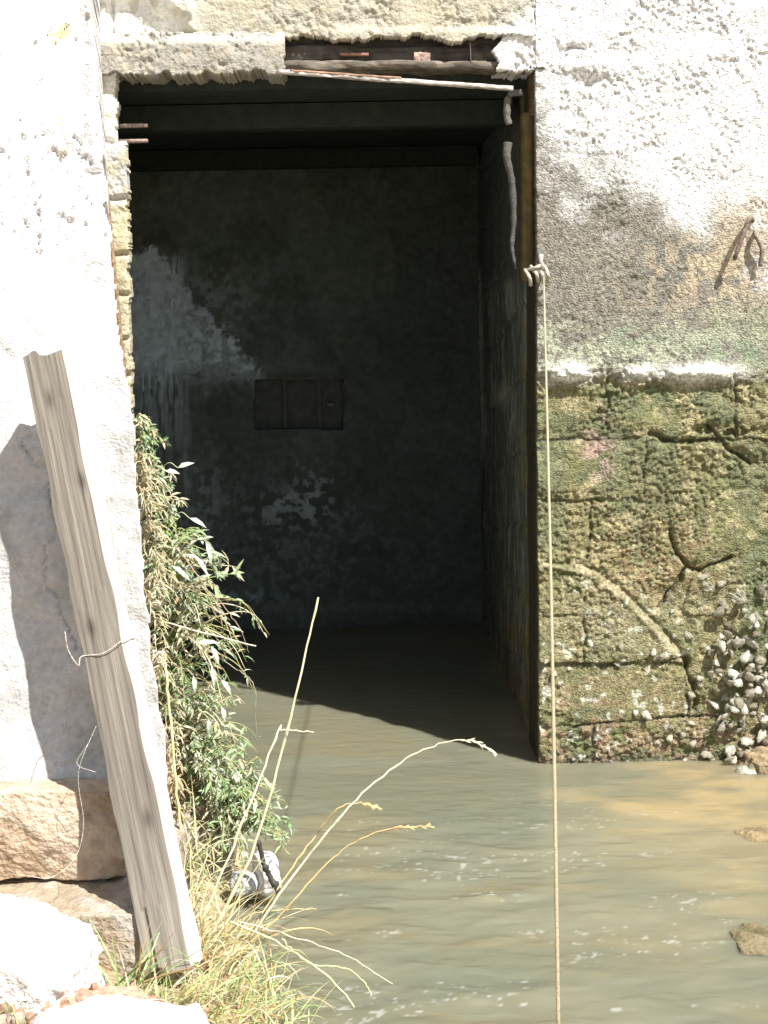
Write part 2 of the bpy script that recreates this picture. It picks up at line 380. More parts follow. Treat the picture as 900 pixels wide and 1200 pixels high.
def right_c(A, B):
    u, v = wpx(A, B); n = fbm(A*8, B*8, 101, 4); n2 = fbm(A*28, B*28, 102, 4); n3 = fbm(A*60, B*60, 103, 3)
    c = np.zeros(A.shape+(3,))+np.array([.78, .77, .76])
    low = ss(0, 1, (v-(95+(u-640)*.48)+(n-.5)*190)/150)      # grey damp plaster, deeper at the jamb
    c = mixc(c, (.165, .152, .115), low*.96)
    yel = blob(u, v, 830, 320, 90, 45)*ss(.42, .56, n2)+.8*blob(u, v, 880, 260, 50, 60)*ss(.4, .6, n)
    c = mixc(c, (.44, .36, .24), np.clip(yel, 0, 1)*.85)
    grn = ss(355, 395, v+(n-.5)*50)*ss(445, 425, v)
    c = mixc(c, (.36, .38, .27), grn*.85*ss(.35, .5, n2)); c = mixc(c, (.24, .25, .16), grn*ss(.5, .6, n)*.6)
    c = mixc(c, (.12, .17, .10), np.clip(blob(u, v, 870, 412, 60, 12)+.6*blob(u, v, 740, 395, 30, 14), 0, 1)*ss(.42, .55, n2)*.8)
    mas = ss(436, 450, v+(fbm(A*18, B*18, 70, 3)-.5)*20)
    mc = np.zeros(A.shape+(3,))+np.array([.20, .178, .078])
    mc = mixc(mc, (.135, .145, .055), ss(.42, .58, n)*.85)
    mc = mixc(mc, (.36, .315, .17), ss(.52, .66, n2)*.75)
    mc = mixc(mc, (.085, .11, .05), ss(.55, .7, fbm(A*5, B*5, 105, 4))*.6)
    mc = mixc(mc, (.20, .10, .045), blob(u, v, 770, 660, 80, 60)*ss(.45, .6, n3)*.55)
    mc = mixc(mc, (.27, .24, .14), blob(u, v, 720, 730, 70, 40)*.7)
    mc = mixc(mc, (.19, .165, .075), blob(u, v, 730, 810, 80, 30)*.8)
    pink = ss(770, 880, v+(n-.5)*90)*ss(.48, .58, n2+.03*np.clip((v-840)/40, -1, 1))
    mc = mixc(mc, (.30, .185, .12), np.clip(pink, 0, 1)*.6)
    mc = mixc(mc, (.40, .26, .24), blob(u, v, 702, 530, 16, 34)*ss(.4, .5, n2)*.8)
    mc = mixc(mc, (.6, .6, .5), ss(.72, .8, fbm(A*45, B*45, 108, 2))*ss(560, 800, v)*.7)
    c = c*(1-mas[..., None])+mc*mas[..., None]
    j = (fbm(A*18, B*18, 70, 3)-.5)*26
    wl = np.exp(-((v-437-j*.4)/10)**2)*np.clip(blob(u, v, 667, 440, 24, 30)+blob(u, v, 818, 437, 42, 30)+blob(u, v, 745, 437, 18, 20)*.6, 0, 1)
    c = mixc(c, (.72, .72, .66), np.clip(wl*1.5, 0, 1))
    ad = np.exp(-(segd(u+j*.9, v+j*.9, ARC)/5)**2); c = mixc(c, (.42, .36, .24), ad*.45*ss(.35, .6, n2))
    ju = u+(fbm(A*20, B*20, 81)-.5)*9; jv = v+(fbm(A*20, B*20, 82)-.5)*8
    dj = np.minimum.reduce([segd(ju, jv, p) for p in JN+CRK]); c = mixc(c, (.05, .05, .03), np.exp(-(dj/2.0)**2)*mas*.4)
    c = mixc(c, (.09, .085, .05), ss(898, 884, v)*0+ss(872, 893, v)*.5)
    return c
ax_ = axis(XR, XR+1.25, .0045, XR, 8.0, .12); bx_ = np.concatenate([[-.55, -.3], arr(-.08, 2.75, .0045), np.arange(2.85, 3.7, .12)])
relief('front_wall', wall_pos, (0, -1, 0), ax_, bx_, right_h, right_c, M_MAS, bld, thick=.3, rim=(.05, .045, .025))  # shade of the unlit jamb reveal put into the dark rim colour
# wall above the doorway
def top_h(A, B):
    u, v = wpx(A, B); return .028+stucco(A, B, 200)*.9 - .028*np.exp(-((u-636)/2.2)**2) - .05*ss(215, 195, u+(v-20)*-1.2+(fbm(A*15, B*15, 3)-.5)*40)*ss(-20, 5, v) \
        -.02*np.exp(-((u-131)/2)**2) + .012*ss(30, 42, v)*ss(380, 400, u)
def top_c(A, B):
    u, v = wpx(A, B); n = fbm(A*20, B*20, 201, 4)
    c = np.zeros(A.shape+(3,))+np.array([.37, .35, .285]); c = mixc(c, (.46, .41, .30), ss(.45, .6, n)*.6)
    c = mixc(c, (.78, .77, .72), ss(250, 190, u)*.9); c = mixc(c, (.76, .76, .74), ss(560, 640, u+(v-30)*1.5)*.9)
    c = mixc(c, (.42, .38, .27), ss(.52, .6, fbm(A*30, B*30, 202))*ss(250, 190, u)*.6)
    return c
def top_m(A, B):
    u, v = wpx(A, B); n = (fbm(A*25, B*25, 203, 4)-.5)*14
    lim = np.where(u < 330, 45, 44)+n*.7+6*ss(0, 1, np.sin(u*.05))*(u > 380); return (v < lim)
relief('front_wall', wall_pos, (0, -1, 0), arr(XL-.45, XR, .005), np.concatenate([arr(2.3, 2.72, .005), np.arange(2.8, 3.7, .12)]), top_h, top_c, M_ST, bld, thick=.3, mask=top_m)
# thick render lip over the left half of the doorway
def lip_m(A, B):
    u, v = wpx(A, B); n = (fbm(A*30, B*30, 210, 4)-.5)*16
    return (u > 60) & (u < 334+n*.5) & (v > 40+n*.3) & (v < 88+n*.9-4*ss(130, 105, u))
def lip_h(A, B):
    u, v = wpx(A, B); return .055+stucco(A, B, 220)*1.3-.02*ss(56, 42, v)
def lip_c(A, B):
    n = fbm(A*22, B*22, 221, 4); u, v = wpx(A, B)
    c = np.zeros(A.shape+(3,))+np.array([.29, .272, .235]); c = mixc(c, (.38, .34, .26), ss(.45, .65, n)*.7)
    return mixc(c, (.5, .48, .43), ss(58, 46, v)*.7)
relief('door_lintel', wall_pos, (0, -1, 0), arr(XL-.3, XL+.65, .0045), arr(2.2, 2.5, .0045), lip_h, lip_c, M_ST, bld, thick=.28, mask=lip_m)
def pat_m(A, B):
    u, v = wpx(A, B); n = (fbm(A*28, B*28, 240, 4)-.5)*18
    return (u > 580+n+np.clip(60-v, 0, 40)*.6) & (u < 640) & (v > 42+n*.2) & (v < 84+n*.8)
relief('plaster_patch', wall_pos, (0, -1, 0), arr(XR-.2, XR+.02, .0045), arr(2.25, 2.5, .0045), lambda A, B: .03+stucco(A, B, 230)*1.4,
       lambda A, B: np.zeros(A.shape+(3,))+np.array([.66, .65, .64]), M_ST, bld, thick=.2, mask=pat_m)
# left strip of front wall beside the buttress
def strip_m(A, B):
    u, v = wpx(A, B); n = (fbm(A*25, B*25, 250, 4)-.5)*7
    return (u < np.where(v < 165, 137, 148+(v-165)*.02)+n) & (v > 80)
def strip_h(A, B):
    u, v = wpx(A, B); n = fbm(A*16, B*16, 253, 3); k = 0
    for q in (165, 233, 300, 345, 395, 440): k = k+np.exp(-((v-q-(n-.5)*10)/3)**2)
    return .02+stucco(A, B, 251)*.6-.02*k+(n-.5)*.015
def strip_c(A, B):
    u, v = wpx(A, B); n = fbm(A*24, B*24, 252, 4)
    c = np.zeros(A.shape+(3,))+np.array([.74, .72, .66]); c = mixc(c, (.42, .40, .37), ss(160, 190, v)*.85*ss(245, 235, v))
    c = mixc(c, (.40, .35, .22), ss(232, 245, v)*.85); c = mixc(c, (.46, .40, .25), ss(.5, .58, n)*.6)
    return c
relief('front_wall', wall_pos, (0, -1, 0), np.concatenate([np.arange(-8, XL-.35, .2), arr(XL-.3, XL+.03, .0045)]), arr(-.3, 2.45, .0045), strip_h, strip_c, M_ST, bld, thick=.07, mask=strip_m)
b_ = MB(); rs = [(at(120+(v-170)*.095, v, WY-.03-.02*(v > 300))) for v in range(170, 500, 15)]
b_.tube(rs, [.006+.003*random.random() for _ in rs], (.26, .17, .10), 6); b_.build('rusty_bar', M_IRON, bld)
for v in (148, 166):
    b_ = MB(); p0 = at(140, v, WY+.03); p1 = at(174, v-1, WY+.06); b_.box((np.array(p0)+p1)/2, (abs(p1[0]-p0[0]), .03, .011), (.27, .20, .17)); b_.build('hinge_strap', M_IRON, bld)
# rotten timber lintel, dark recess and sagging lath
b_ = MB(); zc = at(460, 66, WY)[2]
def bar(u0, v0, u1, v1, hgt, dep, y, col, name, m, seed=0, n=40):
    p0 = Vector(at(u0, v0, y)); p1 = Vector(at(u1, v1, y)); b = MB(); vs = []; fs = []
    K = 12
    for i in range(n+1):
        t = i/n; p = p0.lerp(p1, t)
        for j in range(K):
            a = 2*math.pi*(j+.5)/K; sy = np.sign(math.cos(a))*abs(math.cos(a))**.5; sz = np.sign(math.sin(a))*abs(math.sin(a))**.5
            k = 1+.22*(random.random()-.5)+.35*(float(vn(np.array(t*14.), np.array(j*.7+seed), seed))-.5)
            vs.append(p+Vector((0, sy*dep/2*k, sz*hgt/2*k)))
    for i in range(n):
        for j in range(K): fs.append((i*K+j, i*K+(j+1) % K, (i+1)*K+(j+1) % K, (i+1)*K+j))
    fs += [tuple(range(K))[::-1], tuple(range(n*K, (n+1)*K))]
    cc = [tuple(np.array(col)*(.6+.8*random.random())) for _ in vs]
    b.add(vs, fs, cc); return b.build(name, m, bld)
bar(300, 55, 650, 52, .055, .1, WY+.08, (.05, .045, .04), 'timber_lintel', M_BEAM, 1)
bar(320, 66, 640, 66, .06, .1, WY+.055, (.075, .065, .055), 'timber_lintel', M_BEAM, 2)
bar(300, 79, 640, 80, .035, .12, WY+.04, (.13, .11, .085), 'timber_lintel', M_BEAM, 3)
bar(325, 84, 601, 104, .014, .03, WY-.05, (.50, .46, .42), 'wooden_lath', M_BEAM, 4, 60)
bar(340, 83, 470, 92, .008, .02, WY-.055, (.33, .2, .14), 'wooden_lath', M_BEAM, 5, 40)
bar(398, 64, 432, 64, .010, .02, WY-.005, (.28, .15, .11), 'rust_flake', M_IRON, 6, 12)
bar(485, 67, 504, 68, .034, .02, WY-.005, (.36, .25, .21), 'rust_flake', M_IRON, 7, 12)
bar(551, 52, 552, 74, .02, .03, WY-.01, (.6, .58, .55), 'mortar_lump', M_ST, 8, 12)
# interior
def inc(u, v, A, B, s):
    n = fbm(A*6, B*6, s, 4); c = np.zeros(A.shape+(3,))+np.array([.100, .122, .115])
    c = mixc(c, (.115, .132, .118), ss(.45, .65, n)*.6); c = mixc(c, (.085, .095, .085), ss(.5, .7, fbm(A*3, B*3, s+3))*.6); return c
def back_c(A, B):
    u, v = px(A, np.full_like(A, YB), B); c = inc(u, v, A, B, 300)
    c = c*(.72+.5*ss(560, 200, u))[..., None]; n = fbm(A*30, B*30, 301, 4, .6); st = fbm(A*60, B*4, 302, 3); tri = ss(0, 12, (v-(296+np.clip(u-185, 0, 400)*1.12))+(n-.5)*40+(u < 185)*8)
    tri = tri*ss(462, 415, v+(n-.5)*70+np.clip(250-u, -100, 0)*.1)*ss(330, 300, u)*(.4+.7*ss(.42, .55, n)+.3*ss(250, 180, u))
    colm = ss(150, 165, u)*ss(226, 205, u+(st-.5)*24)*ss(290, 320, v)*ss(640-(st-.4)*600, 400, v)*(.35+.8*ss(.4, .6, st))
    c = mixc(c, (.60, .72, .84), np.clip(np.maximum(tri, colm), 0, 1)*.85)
    d = segd(u, v, [(219, 440), (218, 600)]); c = mixc(c, (.3, .35, .38), np.exp(-(d/2.5)**2)*.6)
    c = mixc(c, (.05, .06, .05), ss(.5, .53, fbm(A*2.2, B*2.2, 306, 5))*.35)
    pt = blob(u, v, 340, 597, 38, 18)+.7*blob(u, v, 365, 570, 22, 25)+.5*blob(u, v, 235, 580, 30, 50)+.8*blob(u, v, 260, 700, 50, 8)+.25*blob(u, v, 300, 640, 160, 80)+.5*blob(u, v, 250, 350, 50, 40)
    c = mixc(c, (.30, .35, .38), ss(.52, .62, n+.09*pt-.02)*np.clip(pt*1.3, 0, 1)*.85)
    c = mixc(c, (.36, .38, .34), np.exp(-((v-712)/7)**2)*.10)
    c = mixc(c, (.17, .16, .11), ss(170, 120, v)*ss(.4, .6, fbm(A*5, B*12, 305))*.6)
    c = mixc(c, (.04, .04, .035), np.clip(blob(u, v, 350, 440, 55, 4)+blob(u, v, 402, 475, 5, 35), 0, 1)*.5)
    return c
U0, U1, V0, V1 = 298, 402, 445, 503
def back_m(A, B):
    u, v = px(A, np.full_like(A, YB), B); return ~((u > U0) & (u < U1) & (v > V0) & (v < V1))
bh = lambda A, B: (fbm(A*5, B*5, 310, 4)-.5)*.04+(fbm(A*30, B*30, 311, 3)-.5)*.012
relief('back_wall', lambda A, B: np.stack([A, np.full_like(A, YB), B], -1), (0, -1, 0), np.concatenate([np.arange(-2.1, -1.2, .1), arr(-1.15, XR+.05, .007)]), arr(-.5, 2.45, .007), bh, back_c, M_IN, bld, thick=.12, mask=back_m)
nb = MB(); p0 = at(U0-4, V1+4, YB+.06); p1 = at(U1+4, V0-4, YB+.06)
nb.box(((p0[0]+p1[0])/2, YB+.07, (p0[2]+p1[2])/2), (p1[0]-p0[0]+.1, .02, p1[2]-p0[2]+.1), (.085, .095, .085)); niche = nb.build('niche', M_IN, bld, False)
for q, wd in ((334, .02), (374, .02)):
    nb = MB(); pt = at(q, 474, YB+.04); nb.box(pt, (wd, .02, p1[2]-p0[2]), (.095, .105, .095)); o = nb.build('niche_bar', M_IN, None, False); o.parent = niche; o.location = (0, 0, 0)
nb = MB(); pt = at(387, 474, YB+.035); nb.box(pt, (.03, .05, .015), (.2, .2, .19)); o = nb.build('niche_shelf', M_IN, None, False); o.parent = niche
# inner side wall on the right
def side_c(A, B):
    u, v = px(np.full_like(A, XR), A, B); c = inc(u, v, A, B, 320)*.9; n = fbm(A*30, B*12, 321, 4); st = fbm(A*45, B*5, 322, 3)
    c = mixc(c, (.42, .42, .40), np.exp(-((u-558-(n-.5)*6-np.clip(v-330, 0, 300)*.03)/3.2)**2)*ss(305, 330, v)*ss(560, 500, v)*.8)
    c = mixc(c, (.36, .36, .34), np.exp(-((u-594-(n-.5)*6)/4)**2)*ss(325, 335, v)*ss(380, 360, v)*.7)
    c = mixc(c, (.34, .35, .33), ss(.55, .68, st)*ss(300, 360, v)*.55)
    c = mixc(c, (.36, .35, .32), blob(u, v, 586, 463, 8, 12)*.8+blob(u, v, 597, 490, 5, 25)*ss(.4, .5, n)*.6)
    c = mixc(c, (.30, .19, .09), ss(.5, .62, n)*ss(640, 760, v)*.5)
    c = mixc(c, (.20, .16, .05), ss(.5, .62, fbm(A*12, B*12, 325))*ss(560, 625, u)*.5)
    return c
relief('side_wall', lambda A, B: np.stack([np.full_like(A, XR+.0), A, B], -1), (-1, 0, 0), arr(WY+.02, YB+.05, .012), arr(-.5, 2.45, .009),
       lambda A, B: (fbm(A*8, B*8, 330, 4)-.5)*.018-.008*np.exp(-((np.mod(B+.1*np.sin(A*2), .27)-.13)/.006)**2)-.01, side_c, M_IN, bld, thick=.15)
b_ = MB(); q = .6   # splayed left wall, ceiling, roof and backing
def sheet(pts, col, name, m, t=(0, 0, .1)):
    b = MB(); P = [Vector(p) for p in pts]; Q = [p+Vector(t) for p in P]
    b.add(P+Q, [(0, 1, 2, 3), (7, 6, 5, 4), (0, 4, 5, 1), (1, 5, 6, 2), (2, 6, 7, 3), (3, 7, 4, 0)], col); return b.build(name, m, bld, False)
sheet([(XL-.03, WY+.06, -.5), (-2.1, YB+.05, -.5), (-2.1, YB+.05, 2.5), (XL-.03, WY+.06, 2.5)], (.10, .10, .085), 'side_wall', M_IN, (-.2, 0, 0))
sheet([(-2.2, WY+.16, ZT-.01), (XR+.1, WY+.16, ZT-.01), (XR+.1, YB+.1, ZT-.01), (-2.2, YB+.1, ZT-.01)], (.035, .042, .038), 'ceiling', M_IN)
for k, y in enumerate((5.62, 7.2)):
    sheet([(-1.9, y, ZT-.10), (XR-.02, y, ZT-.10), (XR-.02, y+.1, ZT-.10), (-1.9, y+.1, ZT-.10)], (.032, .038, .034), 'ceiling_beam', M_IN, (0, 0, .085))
sheet([(-8, WY+.12, 3.62), (8, WY+.12, 3.62), (8, 8.3, 3.62), (-8, 8.3, 3.62)], (.35, .2, .13), 'roof', M_ST)
sheet([(-8, 8.2, -.5), (8, 8.2, -.5), (8, 8.2, 3.61), (-8, 8.2, 3.61)], (.5, .5, .45), 'rear_wall', M_ST, (0, .1, 0))
# upper infill behind the lintel, so no sun leaks in above the ceiling
sheet([(-8, WY+.17, ZT+.03), (8, WY+.17, ZT+.03), (8, WY+.17, 3.6), (-8, WY+.17, 3.6)], (.3, .28, .25), 'inner_leaf', M_IN, (0, .1, 0))
# door frame post at the right jamb, mortar beads
def post(u0, u1, v0, v1, y, dep, col, name):
    b = MB(); n = 30; vs = []; fs = []
    for i in range(n+1):
        v = v0+(v1-v0)*i/n; a = at(u0, v, y); c = at(u1, v, y); jj = lambda: (random.random()-.5)*.006
        vs += [(a[0]+jj(), y+jj(), a[2]), ((a[0]+c[0])/2+jj(), y-.006, a[2]), (c[0]+jj(), y+jj(), a[2]), (c[0], y+dep, a[2]), (a[0], y+dep, a[2])]
    for i in range(n):
        for j in range(5): fs.append((i*5+j, (i+1)*5+j, (i+1)*5+(j+1) % 5, i*5+(j+1) % 5))
    fs += [(4, 3, 2, 1, 0), tuple(n*5+k for k in range(5))]
    b.add(vs, fs, [tuple(np.array(col)*(.7+.6*random.random())) for _ in vs]); return b.build(name, M_WOOD, bld)
post(613, 627, 132, 330, WY+.05, .12, (.12, .09, .035), 'door_frame')
post(622, 636, 84, 136, WY+.035, .12, (.12, .075, .035), 'door_frame')
b_ = MB(); b_.tube(spline([at(612, 108, WY+.02), at(597, 112, WY+.04), at(594, 135, WY+.04), at(597, 146, WY+.04)], 8), [.010+.003*random.random() for _ in range(25)], (.13, .125, .11), 8); b_.build('mortar_bead', M_ST, bld)
pp = spline([at(595, 168, WY+.04), at(594, 185, WY+.03), at(600, 215, WY+.04), at(602, 260, WY+.05), at(600, 290, WY+.05), at(605, 315, WY+.05)], 8)
b_ = MB(); b_.tube(pp, [.011*(1-i/len(pp))**.9+.003+.003*random.random() for i in range(len(pp))], (.09, .088, .08), 8); b_.build('mortar_bead', M_ST, bld)

# ================================================================ buttress on the left
but = thing('buttress', 'sloping buttress of white plastered masonry left of the doorway, in full sun', 'buttress', (-.9, 3.7, .45))
ZB, YBT, SL = .47, 3.60, .30
nl = math.hypot(1, SL); BN = np.array([0, -1/nl, SL/nl])
def bpos(A, B): return np.stack([A, YBT+(B-ZB)*SL, B], -1)
def bpx(A, B): return px(A, YBT+(B-ZB)*SL, B)
EV = [-300, 0, 150, 250, 400, 490, 620, 760, 900, 1100]; EU = [92, 105, 118, 127, 140, 155, 165, 177, 196, 215]
def but_m(A, B):
    u, v = bpx(A, B); return u < np.interp(v, EV, EU)+(fbm(A*18, B*18, 400, 4)-.5)*12
def but_h(A, B):
    u, v = bpx(A, B)
    pit = ss(.62, .70, fbm(A*60, B*95, 401, 4, .6))*ss(.53, .62, fbm(A*6, B*6, 402, 3)); u, v = bpx(A, B)
    ck = np.exp(-(segd(u+(fbm(A*20, B*20, 409)-.5)*30, v, [(20, 520), (60, 560), (58, 680), (90, 760)])/1.8)**2)
    return -.010*pit*ss(480, 380, v+(u > 60)*0)-.004*pit+(fbm(A*5, B*5, 403, 4)-.5)*.06+(fbm(A*45, B*45, 404, 3)-.5)*.003+.012*ss(95, 110, u)*(v < 200)-.008*ck
def but_c(A, B):
    u, v = bpx(A, B); n = fbm(A*25, B*25, 405, 4)
    c = np.zeros(A.shape+(3,))+np.array([.47, .46, .45]); c = mixc(c, (.62, .61, .60), ss(560, 380, v+(n-.5)*120))  # sunlit top painted paler, shaded zone below it painted darker
    c = mixc(c, (.55, .45, .16), np.clip(blob(u, v, 70, 35, 22, 22)+.6*blob(u, v, 72, 150, 14, 35)+.3*blob(u, v, 70, 80, 20, 20), 0, 1)*ss(.50, .56, n)*.8)
    c = mixc(c, (.34, .33, .31), ss(.5, .7, fbm(A*9, B*9, 406))*.7*ss(380, 520, v))
    return c
def but_back(V):
    W = V.copy(); W[:, 1] = WY+.02; W[:, 0] = np.minimum(V[:, 0], XL-.045); W[:, 2] = V[:, 2]
    return W
relief('plaster', bpos, BN, np.concatenate([np.arange(-2.6, -1.2, .1), arr(-1.15, -.35, .0055)]), arr(ZB-.02, 3.3, .0055), but_h, but_c, M_ST, but, mask=but_m, backf=but_back)

# ================================================================ stones
def colr(base, alt, k=.8, up=None):
    def f(P, f1, f2, V):
        m = ss(-.08, .12, f1+f2*.6)[:, None]*k; c = np.array(base)*(1-m)+np.array(alt)*m
        return c
    return f
def stone(name, label, c, e, base, alt, seed, **kw):
    o = rock(name, c, e, colr(base, alt), seed, **kw); return tag(o, label, 'stone')
stone('foundation_stone', 'orange-brown squared stone under the foot of the white buttress', (-.86, 3.88, .362), (.62, .78, .215), (.42, .31, .21), (.52, .42, .32), 3, rough=.016, sq=.10, n=80)
stone('foundation_stone', 'flat grey-brown slab under the orange-brown stone, behind the foot of the plank', (-.74, 3.66, .14), (.56, .72, .21), (.34, .27, .19), (.42, .38, .33), 5, rough=.02, sq=.10, n=80, rotz=-.03)
o = stone('foundation_stone', 'bleached white boulder in the lower left corner of the picture, lit by the sun', (-.80, 3.07, .16), (.44, .26, .36), (.72, .69, .66), (.6, .56, .52), 8, rough=.035, sq=.30, n=80, rotz=-.2, tilt=(.1, .25))
stone('stone', 'pale flat stone at the bottom edge of the picture, below the reddish rubble', (-.46, 2.70, .215), (.34, .22, .13), (.72, .69, .66), (.62, .57, .5), 11, rough=.03, sq=.5, n=36)
stone('stone', 'small pale stone stub among the leaves beside the buttress', tuple(at(184, 772, 4.15)), (.055, .06, .05), (.6, .55, .48), (.35, .3, .25), 15, rough=.012, sq=.3, n=16)
stone('stone', 'round brown boulder half hidden under the green shrub by the water', tuple(at(240, 975, 4.15)), (.16, .2, .24), (.25, .21, .15), (.33, .29, .22), 17, rough=.03, sq=.6, n=26)
stone('stone', 'white rock at the water edge with a dark stick leaning on it', tuple(at(312, 1022, 3.95)), (.05, .08, .10), (.75, .74, .72), (.6, .58, .55), 19, rough=.02, sq=.5, n=24, rotz=.5)
stone('stone', 'grey wet stone in the stream beside the white rock', tuple(at(285, 1035, 3.93)), (.07, .06, .05), (.3, .3, .32), (.55, .55, .58), 21, rough=.02, sq=.6, n=24)
stone('stone', 'low brown rock just breaking the water near the right edge of the picture', tuple(atz(893, 1115, -.038)), (.16, .20, .09), (.13, .11, .055), (.2, .16, .09), 23, rough=.03, sq=.6, n=30)
stone('stone', 'dark brown rock lying in the shallows below the oysters at the right edge', tuple(atz(905, 985, -.022)), (.24, .12, .05), (.2, .15, .08), (.27, .2, .11), 25, rough=.02, sq=.6, n=26)
stone('stone', 'ochre mud-covered rock at the wall foot under the oyster cluster', (at(905, 890, WY)[0]+.05, WY-.08, -.02), (.34, .24, .13), (.20, .155, .09), (.40, .29, .17), 27, rough=.04, sq=.6, n=36)
for k in range(150):     # reddish rubble
    u = random.uniform(-10, 112); v = random.uniform(1150, 1205); s = random.uniform(.008, .03); p = atz(u, v, .21)
    if k < 3: src = None
    if k >= 4:
        o = protos[k % 4].copy(); COL.objects.link(o); 
    else:
        if k == 0: protos = []
        o = rock('pebble', (0, 0, 0), (1, .8, .7), colr(((.42, .22, .15), (.5, .34, .22), (.62, .5, .4), (.3, .19, .12))[k], (.5, .33, .24)), 40+k, rough=.12, sq=.5, n=8, det=2); protos.append(o)
        tag(o, 'small reddish pebble in the rubble beside the white boulder', 'pebble', 'reddish pebbles in the rubble at the bottom left')
    z = float(ground_h(np.array(p[0]), np.array(p[1])))
    o.location = (p[0], p[1], max(z, .205)+random.uniform(-.01, .012)); o.scale = (s, s, s); o.rotation_euler = (random.random()*6, random.random()*6, random.random()*6)
# heap of earth that carries the rubble
o = rock('earth_heap', (-.68, 2.92, .08), (.60, .30, .22), colr((.36, .19, .13), (.5, .34, .24)), 55, rough=.03, sq=.6, n=40, m=M_SOIL); tag(o, 'heap of reddish earth at the bottom left under the pebbles', 'earth heap')

# ================================================================ plank
pk = thing('wooden_plank', 'grey weathered timber plank leaning on the white buttress, wider grain face to the front', 'plank', tuple(at(200, 1140, 3.2)))
TLc, TRc = Vector(at(28, 421, 3.66)), Vector(at(70, 405, 3.66))
BLc, BRc = Vector(at(174, 1158, 3.25)), Vector(at(222, 1114, 3.245))
# plank-local frame so the grain follows its length
ax3 = ((BLc+BRc)/2-(TLc+TRc)/2); Ln = ax3.length; ez = -ax3.normalized()
exx = ((TRc-TLc).normalized()+(BRc-BLc).normalized()).normalized(); exx = (exx-ez*exx.dot(ez)).normalized(); ey = ez.cross(exx)   # ey points back
O_ = (BLc+BRc)/2; MW = Matrix((exx, ey, ez)).transposed().to_4x4(); MW.translation = O_
wt = (TRc-TLc).length; wb = (BRc-BLc).length*.80
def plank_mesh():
    D = .10; n = 160; K = 56; vs = []; cs = []; fs = []
    segs = []
    for j in range(K):
        t = j/K*4
        s = int(t); f = t-s
        segs.append([(-.5+f, 0), (.5, f), (.5-f, 1), (-.5, 1-f)][s])
    for i in range(n+1):
        z = i/n; W_ = wb+(wt-wb)*z
        lenz = Ln
        for (a, d) in segs:
            x = a*W_; y = d*D; zz = z*lenz
            gr = fbm(np.array(x*150.+20*y), np.array(zz*3.5+y*7), 500, 3)-.5; ln = abs(math.sin(x*330+float(vn(np.array(zz*3.), np.array(1.)))*1.2))
            e_ = float(vn(np.array(zz*9+a*3), np.array(d*5.), 501))-.5
            k = 1 if d == 0 else .6
            off = float(gr)*.0025*k - .001*(ln < .25)*(d == 0)
            zo = zz + ((float(vn(np.array(a*5.), np.array(d*3.), 9))-.5)*.02 if i in (0, n) else 0)
            c = np.array([.175, .156, .130])*(.82+.3*float(ss(.1, .7, ln)))*(1+float(gr)*.38)
            for (ka, kz) in ((.18, .33), (-.22, .78), (.30, 1.12), (-.1, 1.33)):
                kd = math.hypot((x-ka*W_)/.011, (zz-kz)/.022)
                if d == 0: c = c*(1-.5*math.exp(-kd*kd)); y += .003*math.exp(-kd*kd)
            if d == 0 and abs(a+.28-.03*math.sin(zz*5)) < .025 and zz < Ln*.28: y += .004; c = c*.7
            if d > .03 and a > .4: c = np.array([.52, .50, .46])  # sun on the right side put into the colour, paler than the front
            if d > 0.97: c = np.array([.3, .27, .22])
            vs.append((x+e_*.009*(abs(a) > .45), y-off, zo)); c = c*(1+.35*max(0, 1-zz/.35)) ; cs.append(tuple(c))
    for i in range(n):
        for j in range(K): fs.append((i*K+j, i*K+(j+1) % K, (i+1)*K+(j+1) % K, (i+1)*K+j))
    fs += [tuple(range(K))[::-1], tuple(range(n*K, (n+1)*K))]
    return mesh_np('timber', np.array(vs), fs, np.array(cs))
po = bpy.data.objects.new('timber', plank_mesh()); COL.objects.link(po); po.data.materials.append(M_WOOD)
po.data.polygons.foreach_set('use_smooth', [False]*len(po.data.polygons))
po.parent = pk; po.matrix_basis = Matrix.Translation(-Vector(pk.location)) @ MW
def onplank(x, z, y=-.006): return MW @ Vector((x, y, z))
zt = Ln*(1-(782-412)/740)
wr = MB(); q = [Vector(at(76, 740, 3.35)), Vector(at(80, 762, 3.36)), Vector(at(92, 780, 3.38)), onplank(-wt*.56, zt+.0), onplank(0, zt-.005), onplank(wt*.54, zt+.012), onplank(wt*.60, zt+.02, .04), onplank(wt*.58, zt+.02, .10)]
wr.tube(spline(q, 6), .0012, (.6, .56, .48), 6); o = wr.build('wire', M_IRON); tag(o, 'thin pale wire looped round the leaning plank with its end curling free', 'wire')
wr = MB(); wr.tube(spline([at(113, 850, 3.42), at(92, 905, 3.4), at(98, 965, 3.4), at(88, 1005, 3.36), at(60, 1028, 3.3), at(30, 1026, 3.28)], 7), .0006, (.62, .58, .5), 5)
wr.tube(spline([at(103, 872, 3.4), at(90, 895, 3.4), at(112, 905, 3.38)], 5), .0006, (.6, .56, .5), 5)
o = wr.build('wire', M_IRON); tag(o, 'very thin thread of wire hanging in front of the orange-brown stone', 'wire')

